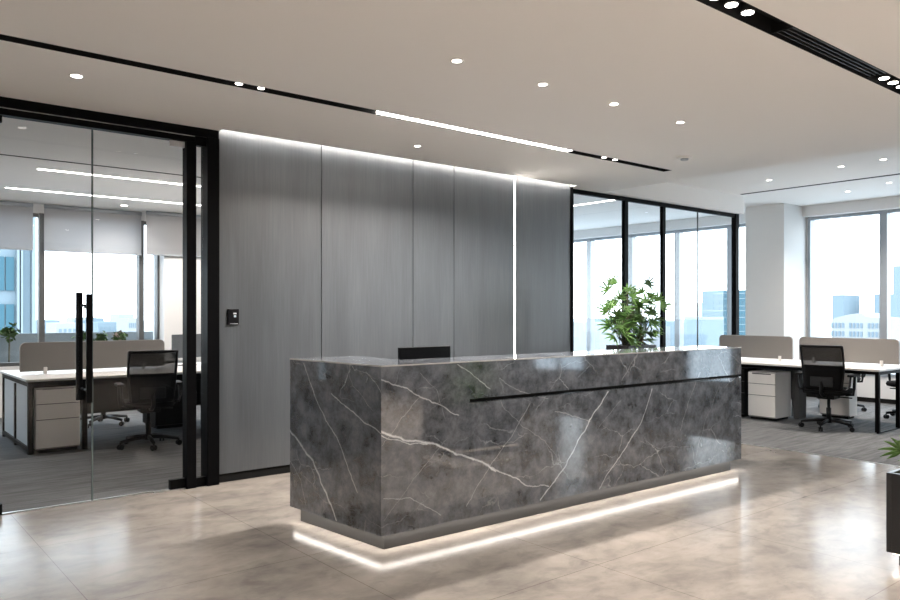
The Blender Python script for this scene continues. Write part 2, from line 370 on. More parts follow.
# ceilings, with the slots cut out
cl = MB(); SA = (4.765, 4.865); SB = (1.95, 2.09)
for (x0,x1,y0,y1) in [(-4.2,7.6,-6,SB[0]), (7.4,7.6,*SB), (-4.2,7.6,SB[1],SA[0]), (7.0,7.6,*SA), (-4.2,7.6,SA[1],YW-.10), (6.98,7.6,YW-.10,YW+.35), (-4.2,2.53,YW-.10,YB), (2.53,7.6,YW+.15,YB)]:
    cl.box(x0,x1,y0,y1,ZC,ZC+.30)
cl.box(-4.2,7.6,-6,YB,ZC+.30,ZC+.34)
struct(cl.build('ceiling', M_ceil), 'smooth warm white plaster ceiling over the lobby', 'ceiling')
cl = MB(); cl.box(7.6, XR, -6, YB, ZO, ZO+.2); cl.box(7.601, 11.0, YP-.09, YP+.09, ZC, ZO)
struct(cl.build('ceiling_office', M_ceil), 'raised white ceiling over the open office', 'ceiling')
# walls out of frame that close the room
struct(B(-4.4,-4.2,-6,YB,0,ZC+.3).build('wall_left', M_wallpaint))
struct(B(-4.2,XR,-6.2,-6,0,ZO+.2).build('wall_rear', mat('rear_wall_grey', (.34,.335,.33), .8)))
struct(B(7.15,7.35,YW+.35,YB,0,ZC).build('wall_divide', M_wallpaint), 'white wall between the glazed rooms', 'wall')

# ---- window walls
def win_frame(mb, plane, a, w, z0, z1, dep=.12, c=None):
    if plane == 'x': mb.box(c, c+dep, a-w/2, a+w/2, z0, z1)
    else: mb.box(a-w/2, a+w/2, c, c+dep, z0, z1)
wr = MB()
SILL = .42
wr.box(XR,XR+.25,-6,YB+.25,-.2,.08); wr.box(XR,XR+.25,-.6,YB+.25,.08,SILL); wr.box(XR,XR+.25,-4.4,-1.68,.08,SILL); wr.box(XR-.02,XR+.25,-6,YB+.25,3.07,ZO+.2)
wr.box(XR,XR+.25,6.09,6.86,SILL,3.07); wr.box(XR,XR+.25,-.60,1.25,SILL,3.07); wr.box(XR,XR+.25,-4.40,-1.68,SILL,3.07); wr.box(XR,XR+.25,-6,-5.3,SILL,3.07)
struct(wr.build('wall_right', M_white), 'white sill and lintel of the right window wall', 'wall')
struct(B(XR-.15,XR-.02,-6,YB,3.07,ZO).build('trim_2', M_white, bevel=.004), 'white boxed pelmet above the right windows', 'pelmet')
struct(B(XR-.015,XR,-.6,YB,0,.07).build('baseboard_right', M_black2), 'black skirting under the right windows', 'skirting')
struct(B(12.16,XR,6.13,6.81,0,ZO).build('wall_column', M_wallpaint, bevel=.006), 'square white painted column beside the right windows', 'column')
bays = [(-5.3,-4.4),(-1.68,-.60),(1.25,2.45),(2.45,3.65),(3.65,4.89),(4.89,6.1),(6.84,7.54),(7.54,8.67),(8.67,9.8),(9.8,10.92),(10.92,11.88)]
for i,(y0,y1) in enumerate(bays):
    root = thing('window_%d' % (i+1), (XR+.04, (y0+y1)/2, SILL), 'grey framed full-height window, bay %d' % (i+1), 'window'); struct(root)
    del root['category']; del root['label']
    fr = MB(); w = .07; zs_ = SILL if i > 1 else .08
    fr.box(XR-.02,XR+.12,y0,y0+w,zs_,3.07).box(XR-.02,XR+.12,y1-w*.6,y1,zs_,3.07).box(XR-.01,XR+.12,y0+w,y1-w*.6,zs_,zs_+.05).box(XR-.01,XR+.12,y0+w,y1-w*.6,3.02,3.07)
    fr.build('window_frame', M_frame, root)
    B(XR+.05,XR+.06,y0+w,y1-w*.6,zs_+.05,3.02).build('pane', M_glass_win, root)
wb = MB()
SB2 = .70
wb.box(-4.2,-3.97,YB,YB+.25,-.2,2.84); wb.box(-3.68,-1.78,YB,YB+.25,-.2,2.84); wb.box(-1.78,XR,YB,YB+.25,-.2,SB2); wb.box(-3.97,-3.68,YB,YB+.25,-.2,.08); wb.box(-4.2,XR,YB,YB+.25,2.84,ZO+.2); wb.box(3.93,4.52,YB-.25,YB+.25,SB2,2.84); wb.box(7.2,7.6,YB,YB+.25,SB2,2.84)
struct(wb.build('wall_back', M_white), 'white sill, pier and lintel of the back window wall', 'wall')
bays = [(-3.97,-3.68),(-1.78,-.42),(-.42,.94),(.94,2.30),(2.30,3.66),(3.66,3.93),(4.52,5.9),(5.9,7.2),(7.6,9.0),(9.0,10.4),(10.4,11.8)]
for i,(x0,x1) in enumerate(bays):
    root = thing('window_%d' % (i+12), ((x0+x1)/2, YB, SB2), '', ''); struct(root); del root['category']; del root['label']
    fr = MB(); w = .04; zs_ = SB2 if i else .08
    fr.box(x0,x0+w,YB-.04,YB+.1,zs_,2.84).box(x1-w*.8,x1,YB-.04,YB+.1,zs_,2.84).box(x0+w,x1-w*.8,YB,YB+.1,zs_,zs_+.05).box(x0+w,x1-w*.8,YB,YB+.1,2.79,2.84)
    fr.build('window_frame', M_frame_dark, root)
    B(x0+w,x1-w*.8,YB+.05,YB+.06,zs_+.05,2.79).build('pane', M_glass_win, root)
# portals so that daylight through the windows is sampled well
def portal(loc, rot, sx, sy):
    o = area('window_daylight_portal', loc, rot, sx, sy, 1, (1,1,1)); o.data.cycles.is_portal = True
portal((XR+.27,4.0,1.75),(0,R(90),0),2.66,16.5)
portal((4.3,YB+.27,1.77),(R(-90),0,0),17.2,2.14)

# ---- feature wall
struct(B(2.53,7.0,YW+.045,YW+.15,0,ZC+.3).build('wall_feature', M_black2), 'dark backing of the grey timber feature wall', 'wall')
WX = lambda px: (lambda u: (.6345*755+.7729*u)/(.7729*755-.6345*u)*YW)(px-450)
seams = [2.535, WX(321.3), WX(413), WX(454), WX(515), 6.975]
wp = bpy.data.objects['wall_feature']
for i in range(5):
    g0 = .004 if i not in (4,) else .012; g1 = .004 if i != 3 else .012
    o = B(seams[i]+g0, seams[i+1]-g1, YW, YW+.04, .075, ZC+.12).build('wall_panel', M_wood, wp, bevel=.0015)
B(2.535,6.975,YW+.012,YW+.04,0,.07).build('skirting', M_black2, wp)
c = thing('wall_light_strip', (seams[4], YW+.03, 0), 'tall thin vertical light line set between the grey wall panels', 'light strip')
B(seams[4]-.010,seams[4]+.010,YW+.012,YW+.022,.08,ZC+.1).build('diffuser', M_led, c)
B(seams[4]-.0115,seams[4]+.0115,YW+.023,YW+.040,.08,ZC+.1).build('housing', M_steel, c)
area('lamp', (seams[4], YW-.004, 1.53), (R(-90),0,0), .02, 2.85, P_VERT, WARM, c)
c = thing('cove_light', (4.75, YW-.05, ZC+.1), 'warm light strip hidden in the ceiling slot above the grey wall', 'cove light')
B(2.54,6.97,YW-.060,YW-.012,ZC+.080,ZC+.090).build('diffuser', M_led, c)
B(2.54,6.97,YW-.096,YW-.004,ZC+.092,ZC+.104).build('housing', M_white, c)
area('lamp', (4.75, YW-.035, ZC+.076), (0,0,0), 4.4, .04, P_COVE, WARM, c, 150)

# ---- black storefront and doors (left)
ZF = ZC
fr = MB()
fr.box(-4.2,2.528,YW-.04,YW+.06,2.905,ZF); fr.box(-4.2,2.33,YW-.03,YW+.05,2.85,2.897)
fr.box(2.425,2.528,YW-.05,YW+.10,0,2.905); fr.box(2.255,2.335,YW-.04,YW+.06,0,2.85); fr.box(2.335,2.425,YW-.02,YW+.04,0,.075); fr.box(2.335,2.425,YW-.02,YW+.04,2.83,2.905)
fr.box(.03,.12,YW-.04,YW+.06,0,2.85)
tf = struct(fr.build('trim_3', M_black, bevel=.003), 'black metal frame of the glass entrance front', 'frame')
B(-4.2,2.33,YW-.022,YW-.014,2.898,2.904).build('seal', M_steel, tf)
B(-.5,2.25,YW+.025,YW+.045,0,.008).build('threshold', M_steel, tf); B(-4.2,.03,YW-.01,YW+.04,0,.05).build('rail', M_black, tf)
o = struct(B(2.335,2.425,YW+.004,YW+.014,.075,2.83).build('window_24', M_glass), 'narrow glass sidelight between two black posts', 'window')
o = struct(B(-4.2,.03,YW+.004,YW+.014,.05,2.85).build('window_25', M_glass))
for n,(x0,x1,px0,px1) in enumerate([(.125,1.543,.125,.93),(1.549,2.252,2.13,2.252)]):
    d = thing('door_%d' % (n+1), ((x0+x1)/2,YW+.01,0), ['frameless glass door with long black pull handles','frameless glass door leaf beside the black post'][n], 'door'); struct(d)
    B(x0,x1,YW+.004,YW+.014,.012,2.845).build('pane', M_glass, d)
    ex = x1 if n == 0 else x0
    B(ex-.003,ex+.003,YW+.003,YW+.015,.012,2.845).build('edge', M_glass_edge, d)
    if n == 1:
        B(px0,px1,YW-.012,YW+.03,.008,.085).build('patch_fitting', M_black, d); B(px0,px1,YW-.004,YW+.022,2.80,2.848).build('patch_fitting', M_steel, d)
        B(2.0,2.25,YW-.02,YW+.03,.0,.008).build('floor_plate', M_steel, d)
    if n == 0:
        B(.78,.945,YW-.012,YW+.03,.008,.085).build('patch_fitting', M_black, d); B(.78,.945,YW-.012,YW+.03,2.80,2.848).build('patch_fitting', M_black, d)
        for yy, z1, xa_, xb_ in ((YW-.10,1.585,1.477,1.520),(YW+.13,1.60,1.460,1.507)):
            h = MB().box(xa_,xb_,yy-.012,yy+.012,.77,z1).build('door_handle', M_black, d, bevel=.004)
            s = MB()
            for z in (.86, z1-.1): s.tube([(1.495,yy,z),(1.495,YW+.009,z)], .009)
            s.build('standoff', M_black, h)
# ---- right glass partition
pt = MB(); yy = YP
pt.box(7.0,10.94,yy-.025,yy+.025,ZC-.055,ZC); pt.box(7.0,10.94,yy-.02,yy+.02,0,.05)
pt.box(7.0,7.10,yy-.03,yy+.03,.05,ZC-.055); pt.box(8.11,8.19,yy-.025,yy+.025,.05,ZC-.055); pt.box(8.96,9.03,yy-.025,yy+.025,.05,ZC-.055); pt.box(10.85,10.94,yy-.04,yy+.04,0,ZC)
tp = struct(pt.build('trim_4', M_black, bevel=.002), 'black frame of the glazed partition right of the grey wall', 'partition frame')
struct(B(6.98,7.0,YW-.02,YP+.05,0,ZC).build('trim_5', M_black), 'black edge where the grey wall ends', 'trim')
for i,(x0,x1) in enumerate([(7.10,8.11),(8.19,8.96),(9.03,9.85),(9.862,10.85)]):
    struct(B(x0,x1,yy-.005,yy+.005,.05,ZC-.055).build('window_%d' % (26+i), M_glass), 'clear glass pane of the black partition, number %d' % (i+1), 'glass pane')
B(9.85,9.862,yy-.008,yy+.008,.05,ZC-.055).build('joint', M_frame_dark, tp)

# ------------------------------------------------------------------ reception desk
desk = thing('reception_desk', DESK_O, 'long dark grey marble reception desk with white veins and lit base', 'reception desk')
def lerp(a,b,t): return (a[0]+(b[0]-a[0])*t, a[1]+(b[1]-a[1])*t)
def fpt(x, off=0):   # a point at x along the front line, off metres behind it
    t = (x-DA[0])/(DB_[0]-DA[0]); return (x, DA[1]+(DB_[1]-DA[1])*t+off)
GX = 3.245
back = lambda x: DD[1]+(DC[1]-DD[1])*(x-DD[0])/(DC[0]-DD[0])
inner = [(3.0, fpt(3.0,.42)[1]), (3.0, DD[1])]
outer = [DA, DB_, DC] + inner + [DD]
b = MB(); b.prism(outer, .10, .852); 
b.prism([DA, fpt(GX), fpt(GX,.03), (DB_[0],DB_[1]+.03), DC] + inner + [DD], .852, .878)
b.build('marble_body', M_marble, desk, bevel=.0)
b = MB(); b.prism(outer, .878, 1.126); b.build('marble_counter', M_marble, desk, bevel=.0)
b = MB(); b.prism([fpt(GX,.029), (DB_[0]-.002,DB_[1]+.029), (DB_[0]-.002,DB_[1]+.034), fpt(GX,.034)], .853, .877); b.build('shadow_groove', M_void, desk)
# polished edge line of the top
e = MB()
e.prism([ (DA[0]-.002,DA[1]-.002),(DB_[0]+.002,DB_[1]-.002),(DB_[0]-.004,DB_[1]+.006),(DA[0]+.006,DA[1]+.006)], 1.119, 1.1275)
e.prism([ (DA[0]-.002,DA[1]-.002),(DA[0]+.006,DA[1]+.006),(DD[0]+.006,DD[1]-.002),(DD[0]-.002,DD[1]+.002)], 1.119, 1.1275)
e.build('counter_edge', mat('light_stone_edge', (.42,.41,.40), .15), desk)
b = MB(); b.prism([(DA[0]+.055,DA[1]+.05),(DB_[0]-.10,DB_[1]+.05),(DC[0]-.10,DC[1]-.05),(2.94,fpt(3.0,.42)[1]-.05),(2.94,DD[1]-.05),(DD[0]+.055,DD[1]-.05)], 0, .10)
b.build('plinth', mat('dark_steel_plinth', (.045,.044,.043), .4, metal=.4), desk, bevel=.0)
B(6.22,6.25,fpt(3,.42)[1]+.02,4.68,0,.72).build('support_panel', M_black2, desk)
b = B(3.0,6.30,fpt(3,.42)[1]+.002,4.70,.72,.75); b.build('work_surface', mat('dark_laminate', (.06,.06,.06), .4), desk)
b = B(3.0,6.30,fpt(3,.42)[1]+.002,fpt(3,.42)[1]+.018,.10,.72); b.build('inner_panel', mat('dark_laminate_inner', (.06,.06,.06), .4), desk)
# LED lines under the overhang
def strip(p0, p1, w, z0, z1):
    p0=Vector(p0); p1=Vector(p1); d=(p1-p0).normalized(); n=Vector((-d.y,d.x))*w/2
    return MB().prism([tuple(p0-n),tuple(p1-n),tuple(p1+n),tuple(p0+n)], z0, z1)
LEDM = mat('plinth_led', (1,1,1), emit=(1,.93,.85), estr=20)
for p0,p1 in (((DA[0]+.02,DA[1]+.022),(DB_[0]-.02,DB_[1]+.022)), ((DA[0]+.018,DA[1]+.03),(DD[0]+.018,DD[1]-.02))):
    s_ = strip(p0,p1,.014,.0965,.0995).build('light_strip', LEDM, desk)
    p0=Vector(p0); p1=Vector(p1); c_=(p0+p1)/2; d=p1-p0
    area('lamp', (c_.x,c_.y,.086), (0,0,math.atan2(d.y,d.x)), d.length, .012, P_PLINTH*d.length, WARM, desk, 160)

# monitor behind the counter
mo = thing('monitor', (3.36,4.42,.75), 'black computer monitor just showing above the marble counter', 'monitor')
B(3.135,3.61,4.39,4.41,.84,1.195).build('screen_back', M_scr, mo, bevel=.004)
B(3.145,3.60,4.411,4.414,.855,1.185).build('screen', M_scr, mo)
MB().box(3.33,3.38,4.37,4.389,.76,1.0).build('stand', M_black2, mo, bevel=.003)
B(3.24,3.47,4.30,4.48,.7505,.76).build('foot', M_black2, mo, bevel=.003)

# access reader on the feature wall
ac = thing('access_reader', (2.66,YW,1.4), 'small black access control panel on the grey wall', 'access panel')
def wz(px,py):
    u=px-450; k=YW/(.7729*755-.6345*u); return (.6345*755+.7729*u)*k, H_CAM+(312-py)*k
x0,zb = wz(227,324.6); x1,zt = wz(238.2,309)
B(x0,x1,YW-.018,YW-.0005,zb,zt).build('housing', M_scr, ac, bevel=.003)
xa,za=wz(232.5,314.2); xb,zb2=wz(235.5,312.8); B(xa,xb,YW-.0195,YW-.0182,za,zb2).build('status_light', mat('status_white',(.5,.5,.5),emit=(.7,.7,.75),estr=.15), ac)
xa,za=wz(233,317.2); xb,zb2=wz(235.2,315.2); B(xa,xb,YW-.0195,YW-.0182,za,zb2).build('symbol', mat('status_blue',(.3,.35,.4),emit=(.35,.45,.5),estr=.4), ac)
xa,za=wz(229,324); xb,zb2=wz(237,323.3); B(xa,xb,YW-.0195,YW-.0182,za,zb2).build('edge_strip', M_frame, ac)

# ------------------------------------------------------------------ ceiling lights
def channel(name, axis, a0, a1, b0, b1, z, label, depth=.09, cat='ceiling track', group=None):
    """black U channel recessed in the ceiling along axis"""
    def bx(mb, p0,p1,q0,q1,z0,z1):
        return mb.box(p0,p1,q0,q1,z0,z1) if axis=='x' else mb.box(q0,q1,p0,p1,z0,z1)
    c = ((a0+a1)/2,(b0+b1)/2,z) if axis=='x' else ((b0+b1)/2,(a0+a1)/2,z)
    r = thing(name, c, label, cat, group); m_ = MB(); t=.006
    bx(m_,a0,a1,b0+.001,b0+t,z-.002,z+depth); bx(m_,a0,a1,b1-t,b1-.001,z-.002,z+depth); bx(m_,a0,a1,b0+t,b1-t,z+depth-t,z+depth); bx(m_,a0,a0+t,b0+t,b1-t,z,z+depth-t); bx(m_,a1-t,a1,b0+t,b1-t,z,z+depth-t)
    m_.build('channel', M_void, r); return r
tr = channel('light_track', 'x', -4.1, 7.0, *SA, ZC, 'thin black recessed track in the ceiling over the desk')
ll = thing('linear_light', (4.33,4.815,ZC), 'bright white linear light filling part of the black track over the desk', 'linear light')
B(3.25,5.43,SA[0]+.012,SA[1]-.012,ZC+.002,ZC+.02).build('diffuser', M_led, ll)
B(3.25,5.43,SA[0]+.02,SA[1]-.02,ZC+.021,ZC+.05).build('housing', M_white, ll)
area('lamp', (4.335,4.815,ZC-.004), (0,0,0), 2.18, .07, P_STRIP, WARM, ll, 145)
def spot_lamp(x, y, z, r, power, label, group, ring=True, cat='downlight', spread=120):
    t = thing('downlight' if ring else 'track_spotlight', (x,y,z), label, cat, group)
    zz = z-.003
    if ring: MB().lathe([(r,-.001),(r+.012,-.003),(r+.013,0),(r,.0)], (x,y,z-.0005), 24).build('trim_ring', M_trimring, t)
    else: MB().lathe([(r+.006,-.002),(r+.006,.045),(r*.5,.06)], (x,y,z+.012), 20).build('housing', M_black2, t)
    o = MB().lathe([(r*.98,-.0035 if ring else -.002),(r*.98,-.0025 if ring else .002)], (x,y,z + (0 if ring else .006)), 20).build('lens', M_led_spot, t)
    if power: area('lamp', (x,y,z-.008), (0,0,0), r*2, r*2, power, WARM, t, spread, 'DISK')
    return t
for i,x in enumerate((0,2.94,3.69,4.44,5.28)):
    if i: spot_lamp(x, 3.515, ZC, .029, P_DOWN, ['recessed round downlight nearest the camera in the row before the desk','recessed round downlight over the near corner of the marble desk','round downlight, second visible of four in the row before the desk','round downlight, third visible of four in the row before the desk','round downlight at the far end of the row before the desk'][i], 'recessed downlights in front of the desk')
spot_lamp(1.23,5.30,ZC,.034,P_DOWN,'lone round downlight above the glass doors','recessed downlights near the wall')
spot_lamp(4.17,5.55,ZC,.026,2,'lone round downlight beside the grey wall behind the desk','recessed downlights near the wall')
for x,l in ((2.12,'small track spotlight in the black track left of the linear light, left of the pair'),(2.28,'small track spotlight in the black track left of the linear light, right of the pair'),
            (5.93,'small track spotlight beyond the linear light, nearer of the pair'),(6.10,'small track spotlight beyond the linear light, farther of the pair')):
    spot_lamp(x,4.815,ZC,.024,P_TRACK*.2,l,'spotlights in the track over the desk',False,'spotlight',90)
for i,(x,y) in enumerate([(-2.6,1.0),(-1.0,-.6),(1.2,-.9),(3.4,-.9),(5.6,-.9),(-1.0,-3.0),(1.2,-3.0),(3.4,-3.0),(5.6,-3.0),(-2.8,-1.8)]):  # unseen lamps added so that bounced light brightens the lobby ceiling
    spot_lamp(x,y,ZC,.05,P_REAR_FILL,'added fill downlight behind the viewpoint, '+['in the left corner nearest the glass doors','left end of the second row from the desk','second in the second row from the desk','third in the second row from the desk','right end of the second row from the desk','left end of the rearmost row','second in the rearmost row','third in the rearmost row','right end of the rearmost row','nearest the left wall'][i],'added fill lamps behind the viewpoint',True,'downlight',104)
tb = channel('light_slot', 'x', -4.1, 7.4, *SB, ZC, 'wide black recessed slot crossing the top right of the ceiling')
for i,x in enumerate((3.33,3.475,3.63,5.34,5.49,5.63)):
    spot_lamp(x,2.02,ZC,.031,P_TRACK,['first','second','third'][i%3]+' spotlight from the left in the '+('near' if i<3 else 'far')+' trio of the wide black slot','spotlights in the wide black slot',False,'spotlight',120)
gr = thing('air_grille', (4.55,2.02,ZC), 'black linear air grille with thin bars inside the wide ceiling slot', 'air grille')
for k in range(4):
    B(4.0,5.22,1.967+k*.029,1.972+k*.029,ZC+.004,ZC+.03).build('bar', mat('grille_bar',(.05,.05,.05),.4,metal=.6) if k==0 else bpy.data.materials['grille_bar'], gr)
B(3.99,4.0,1.957,2.083,ZC+.004,ZC+.05).build('end_bar', M_black2, gr); B(5.22,5.23,1.957,2.083,ZC+.004,ZC+.05).build('end_bar', M_black2, gr)
sd = thing('smoke_detector', (6.5,4.28,ZC), 'flat round white smoke detector on the lobby ceiling', 'smoke detector')
MB().lathe([(.07,0),(.072,-.012),(.06,-.018)][::-1], (6.5,4.28,ZC), 28).build('base', M_trimring, sd)
MB().lathe([(.04,-.018),(.035,-.032)][::-1], (6.5,4.28,ZC), 24).build('sensor', M_frame, sd)
# open office ceiling
def surf_slot(x0,x1,y0,y1,z,label):
    r = thing('ceiling_slot', ((x0+x1)/2,(y0+y1)/2,z), label, 'ceiling slot')
    B(x0,x1,y0,y1,z-.004,z).build('slot', M_void, r); return r
surf_slot(10.74,10.80,-2.0,6.1,ZO,'thin black slot in the open office ceiling')
for i,(x,y,p,l) in enumerate([(9.6,3.64,12,'bright downlight over the near end of the open office bench'),(9.67,4.15,12,'dim downlight left of the brightest one over the open office'),(11.4,4.25,12,'downlight beyond the thin slot in the open office ceiling, right one'),(11.75,4.95,12,'downlight beyond the thin slot in the open office ceiling, left one'),(9.9,5.2,0,'faint downlight in the open office ceiling near the glass partition')]):
    spot_lamp(x,y,ZO,.032,p*1.3,l,'downlights over the open office',True)
# left room: two linear lights, thin slot
for y,x0,x1,l in ((9.0,1.71,6.4,'nearer of two white linear ceiling lights in the left glass office'),(10.6,1.66,6.4,'farther of two white linear ceiling lights in the left glass office')):
    t = thing('linear_light', ((x0+x1)/2,y,ZC), l, 'linear light', 'linear lights in the left office')
    B(x0,x1,y-.022,y+.022,ZC-.006,ZC-.001).build('diffuser', M_led_office, t)
    area('lamp', ((x0+x1)/2,y,ZC-.009), (0,0,0), x1-x0, .04, P_OFFICE, WARM, t)
surf_slot(-1.5,6.5,8.38,8.41,ZC,'thin black slot in the left office ceiling')
spot_lamp(3.25,11.3,ZC,.045,5,'small downlight near the back windows of the left office','downlights in the left office')
t = thing('linear_light', (9.75,8.2,ZO), 'thin linear ceiling light in the room behind the right glass partition', 'linear light')
B(9.7,9.74,6.6,9.6,ZO-.006,ZO-.001).build('diffuser', M_led_office, t)
area('lamp', (9.72,8.1,ZO-.01), (0,0,0), .04, 3, 8, WARM, t)
spot_lamp(8.6,7.8,ZO,.05,3,'single downlight in the room behind the right glass partition','downlights behind the partition')

# ------------------------------------------------------------------ roller blinds
for i,(x0,x1,l) in enumerate([(-.40,.92,'grey roller blind leftmost behind the glass front'),(.96,2.18,'half-lowered grey roller blind over the window left of the dark mullion'),(2.32,3.64,'half-lowered grey roller blind over the middle back window'),(3.65,5.0,'grey roller blind at the right end by the white pier'),(5.05,6.4,'grey roller blind right of the white pier')]):
    r = thing('roller_blind', ((x0+x1)/2,YB-.3,2.84), l, 'roller blind', 'roller blinds on the back windows')
    y = YB-.10 if i<3 else YB-.30
    B(x0,x1,y-.0015,y+.0015,2.33,2.93).build('fabric', M_blind, r)
    B(x0,x1,y-.01,y+.01,2.305,2.33).build('bottom_bar', M_frame, r, bevel=.003)
    MB().tube([(x0,y,2.935),(x1,y,2.935)], .028, 14).build('roller', M_frame, r)

# ------------------------------------------------------------------ desks
def rounded_panel(w, z0, z1, r, t):      # panel in local XZ, thickness t in Y ; only top corners rounded
    pts = [(0,z0),(w,z0)]
    for k in range(7): a=k/6*math.pi/2; pts.append((w-r+r*math.cos(a), z1-r+r*math.sin(a)))
    for k in range(7): a=math.pi/2+k/6*math.pi/2; pts.append((r+r*math.cos(a), z1-r+r*math.sin(a)))
    return pts
def divider(x0,y0,x1,y1,z0,z1,label,group):
    p0=Vector((x0,y0,0)); d=Vector((x1-x0,y1-y0,0)); w=d.length; d.normalize(); n=Vector((-d.y,d.x,0)); t=.014
    r = thing('desk_divider', ((x0+x1)/2,(y0+y1)/2,z0), label, 'desk divider', group)
    def mk(t, inset):
        pts = rounded_panel(w, z0, z1, .055, t); m_=MB(); k=len(pts)
        c=Vector((w/2,(z0+z1)/2))
        pts=[(c.x+(a-c.x)*(1-inset/(w/2)), c.y+(b-c.y)*(1-inset/((z1-z0)/2))) for a,b in pts]
        vs=[p0+d*a+Vector((0,0,b))-n*t for a,b in pts]+[p0+d*a+Vector((0,0,b))+n*t for a,b in pts]
        m_.add(vs,[tuple(range(k)),tuple(range(2*k-1,k-1,-1))]+[(i,i+k,(i+1)%k+k,(i+1)%k) for i in range(k)]); return m_
    mk(t*.8,0).build('edge_band', mat('divider_edge',(.33,.31,.29),.6) if 'divider_edge' not in bpy.data.materials else bpy.data.materials['divider_edge'], r)
    mk(t,.006).build('fabric_panel', M_screen_fab, r)
    for a in (w*.16, w*.84):
        q=p0+d*a; m_=MB()
        M_=Matrix.Translation((q.x,q.y,0)) @ Matrix.Rotation(math.atan2(d.y,d.x),4,'Z')
        m_.box(-.018,.018,-.03,.03,z0-.028,z0+.045,M_); m_.build('bracket', M_desk, r, bevel=.003)
    return r
def pedestal(x0,x1,y0,y1,z1,face,label,m=M_ped,group='white drawer pedestals'):
    """face: 'y' drawers face -Y, 'x' drawers face -X"""
    r = thing('drawer_pedestal', ((x0+x1)/2,(y0+y1)/2,0), label, 'drawer pedestal', group)
    B(x0+(.02 if face=='x' else 0),x1,y0+(.02 if face=='y' else 0),y1,.035,z1).build('body', m, r, bevel=.003)
    B(x0+.03,x1-.02,y0+.03,y1-.02,0.001,.034).build('base', M_black2, r)
    (B(x0+.004,x1-.004,y0+.0185,y0+.0198,.038,z1-.004) if face=='y' else B(x0+.0185,x0+.0198,y0+.004,y1-.004,.038,z1-.004)).build('gap_shade_sheet', M_gap, r)  # dark sheet standing in for the shade between the drawers
    zz=[.04, .04+(z1-.05)*.48, .04+(z1-.05)*.74, z1-.01]
    for a,b in zip(zz,zz[1:]):
        if face=='y': d_=B(x0,x1,y0,y0+.018,a+.008,b).build('drawer', m, r, bevel=.002)
        else: d_=B(x0,x0+.018,y0,y1,a+.008,b).build('drawer', m, r, bevel=.002)
        if b==zz[-1]:
            if face=='y': B(x0+.06,x1-.06,y0-.004,y0+.004,b-.006,b-.001).build('handle', M_frame_dark, d_)
            else: B(x0-.004,x0+.004,y0+.06,y1-.06,b-.022,b-.008).build('handle', M_frame_dark, d_)
    return r
# left office bench
lb = thing('bench_desk', (3.2,9.36,0), 'long white-topped bench desk on black frame behind the glass doors', 'bench desk')
B(1.53,5.6,8.60,10.15,.74,.765).build('tabletop', M_desk, lb, bevel=.003)
m_=MB(); m_.box(1.55,5.58,8.63,8.68,.675,.739); m_.box(1.55,5.58,10.07,10.12,.675,.739); m_.box(1.55,1.60,8.68,10.07,.69,.739); m_.box(5.53,5.58,8.68,10.07,.69,.739); m_.box(1.55,1.60,8.68,10.07,.03,.07)
m_.build('frame', M_black, lb)
for x,y in ((1.55,8.63),(1.55,9.35),(1.55,10.07),(2.06,8.63),(5.53,8.63),(5.53,10.07)): B(x,x+.05,y,y+.05,0.0,.675).build('leg', M_black, lb, bevel=.002)
for a,b_2 in ((8.69,9.34),(9.41,10.06)): B(1.565,1.58,a,b_2,.075,.685).build('end_panel', M_endpanel, lb)
B(2.12,5.5,9.35,9.37,.28,.72).build('modesty_panel', M_black2, lb)
divider(1.60,9.36,3.16,9.36,.793,1.115,'grey fabric divider standing on the left office bench desk','bench desk dividers')
pedestal(1.625,2.04,8.645,9.20,.665,'y','white three-drawer pedestal under the left office bench desk')
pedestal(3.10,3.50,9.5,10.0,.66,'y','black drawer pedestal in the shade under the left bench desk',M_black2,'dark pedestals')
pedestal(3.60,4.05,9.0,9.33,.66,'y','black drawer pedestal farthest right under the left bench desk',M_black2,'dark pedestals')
def desk_monitor(x,y,z,w,rz,label):
    r = thing('monitor', (x,y,z), label, 'monitor', 'monitors on the left bench desk')
    M_=Matrix.Translation((x,y,z)) @ Matrix.Rotation(rz,4,'Z')
    MB().box(-w/2,w/2,-.012,.012,.10,.40,M_).build('screen_back', mat('monitor_grey',(.10,.11,.12),.35), r, bevel=.004)
    MB().box(-.02,.02,.013,.03,.01,.25,M_).build('stand', M_black2, r); MB().box(-.1,.1,-.05,.1,0.0005,.01,M_).build('foot', M_black2, r, bevel=.003)
    return r
desk_monitor(3.55,9.62,.765,.5,R(20),'dark monitor on the left bench desk just right of the divider')
desk_monitor(4.25,9.6,.765,.5,R(-10),'dark monitor on the left bench desk seen through the narrow sidelight')

# right open-office bench
rb = thing('bench_desk', (10.27,4.9,0), 'long white-topped bench desk with black legs in the open office', 'bench desk')
XF=9.60; Y0,Y1=3.68,6.17
B(XF,10.94,Y0,Y1,.74,.765).build('tabletop', M_desk, rb, bevel=.003)
m_=MB(); m_.box(XF+.03,XF+.075,Y0+.06,Y1-.05,.70,.739); m_.box(10.87,10.915,Y0+.06,Y1-.05,.70,.739); m_.box(XF+.03,10.915,Y0+.02,Y0+.06,.70,.739); m_.box(XF+.075,10.87,Y1-.05,Y1-.01,.70,.739)
m_.box(XF+.04,10.90,Y0+.03,Y0+.05,0,.012)
m_.build('frame', M_black, rb)
for x,y in ((XF+.03,Y0+.02),(10.25,Y0+.02),(10.87,Y0+.02),(XF+.03,Y1-.06),(10.87,Y1-.06)): B(x,x+.045,y,y+.045,0.012,.70).build('leg', M_black, rb, bevel=.002)
B(10.13,10.20,4.98,5.0,.03,.70).build('cable_panel', M_mod, rb); B(10.13,10.34,4.90,4.975,.0,.70).build('cable_riser', M_mod, rb)
B(10.26,10.275,5.05,Y1-.1,.25,.72).build('modesty_panel', M_mod, rb)
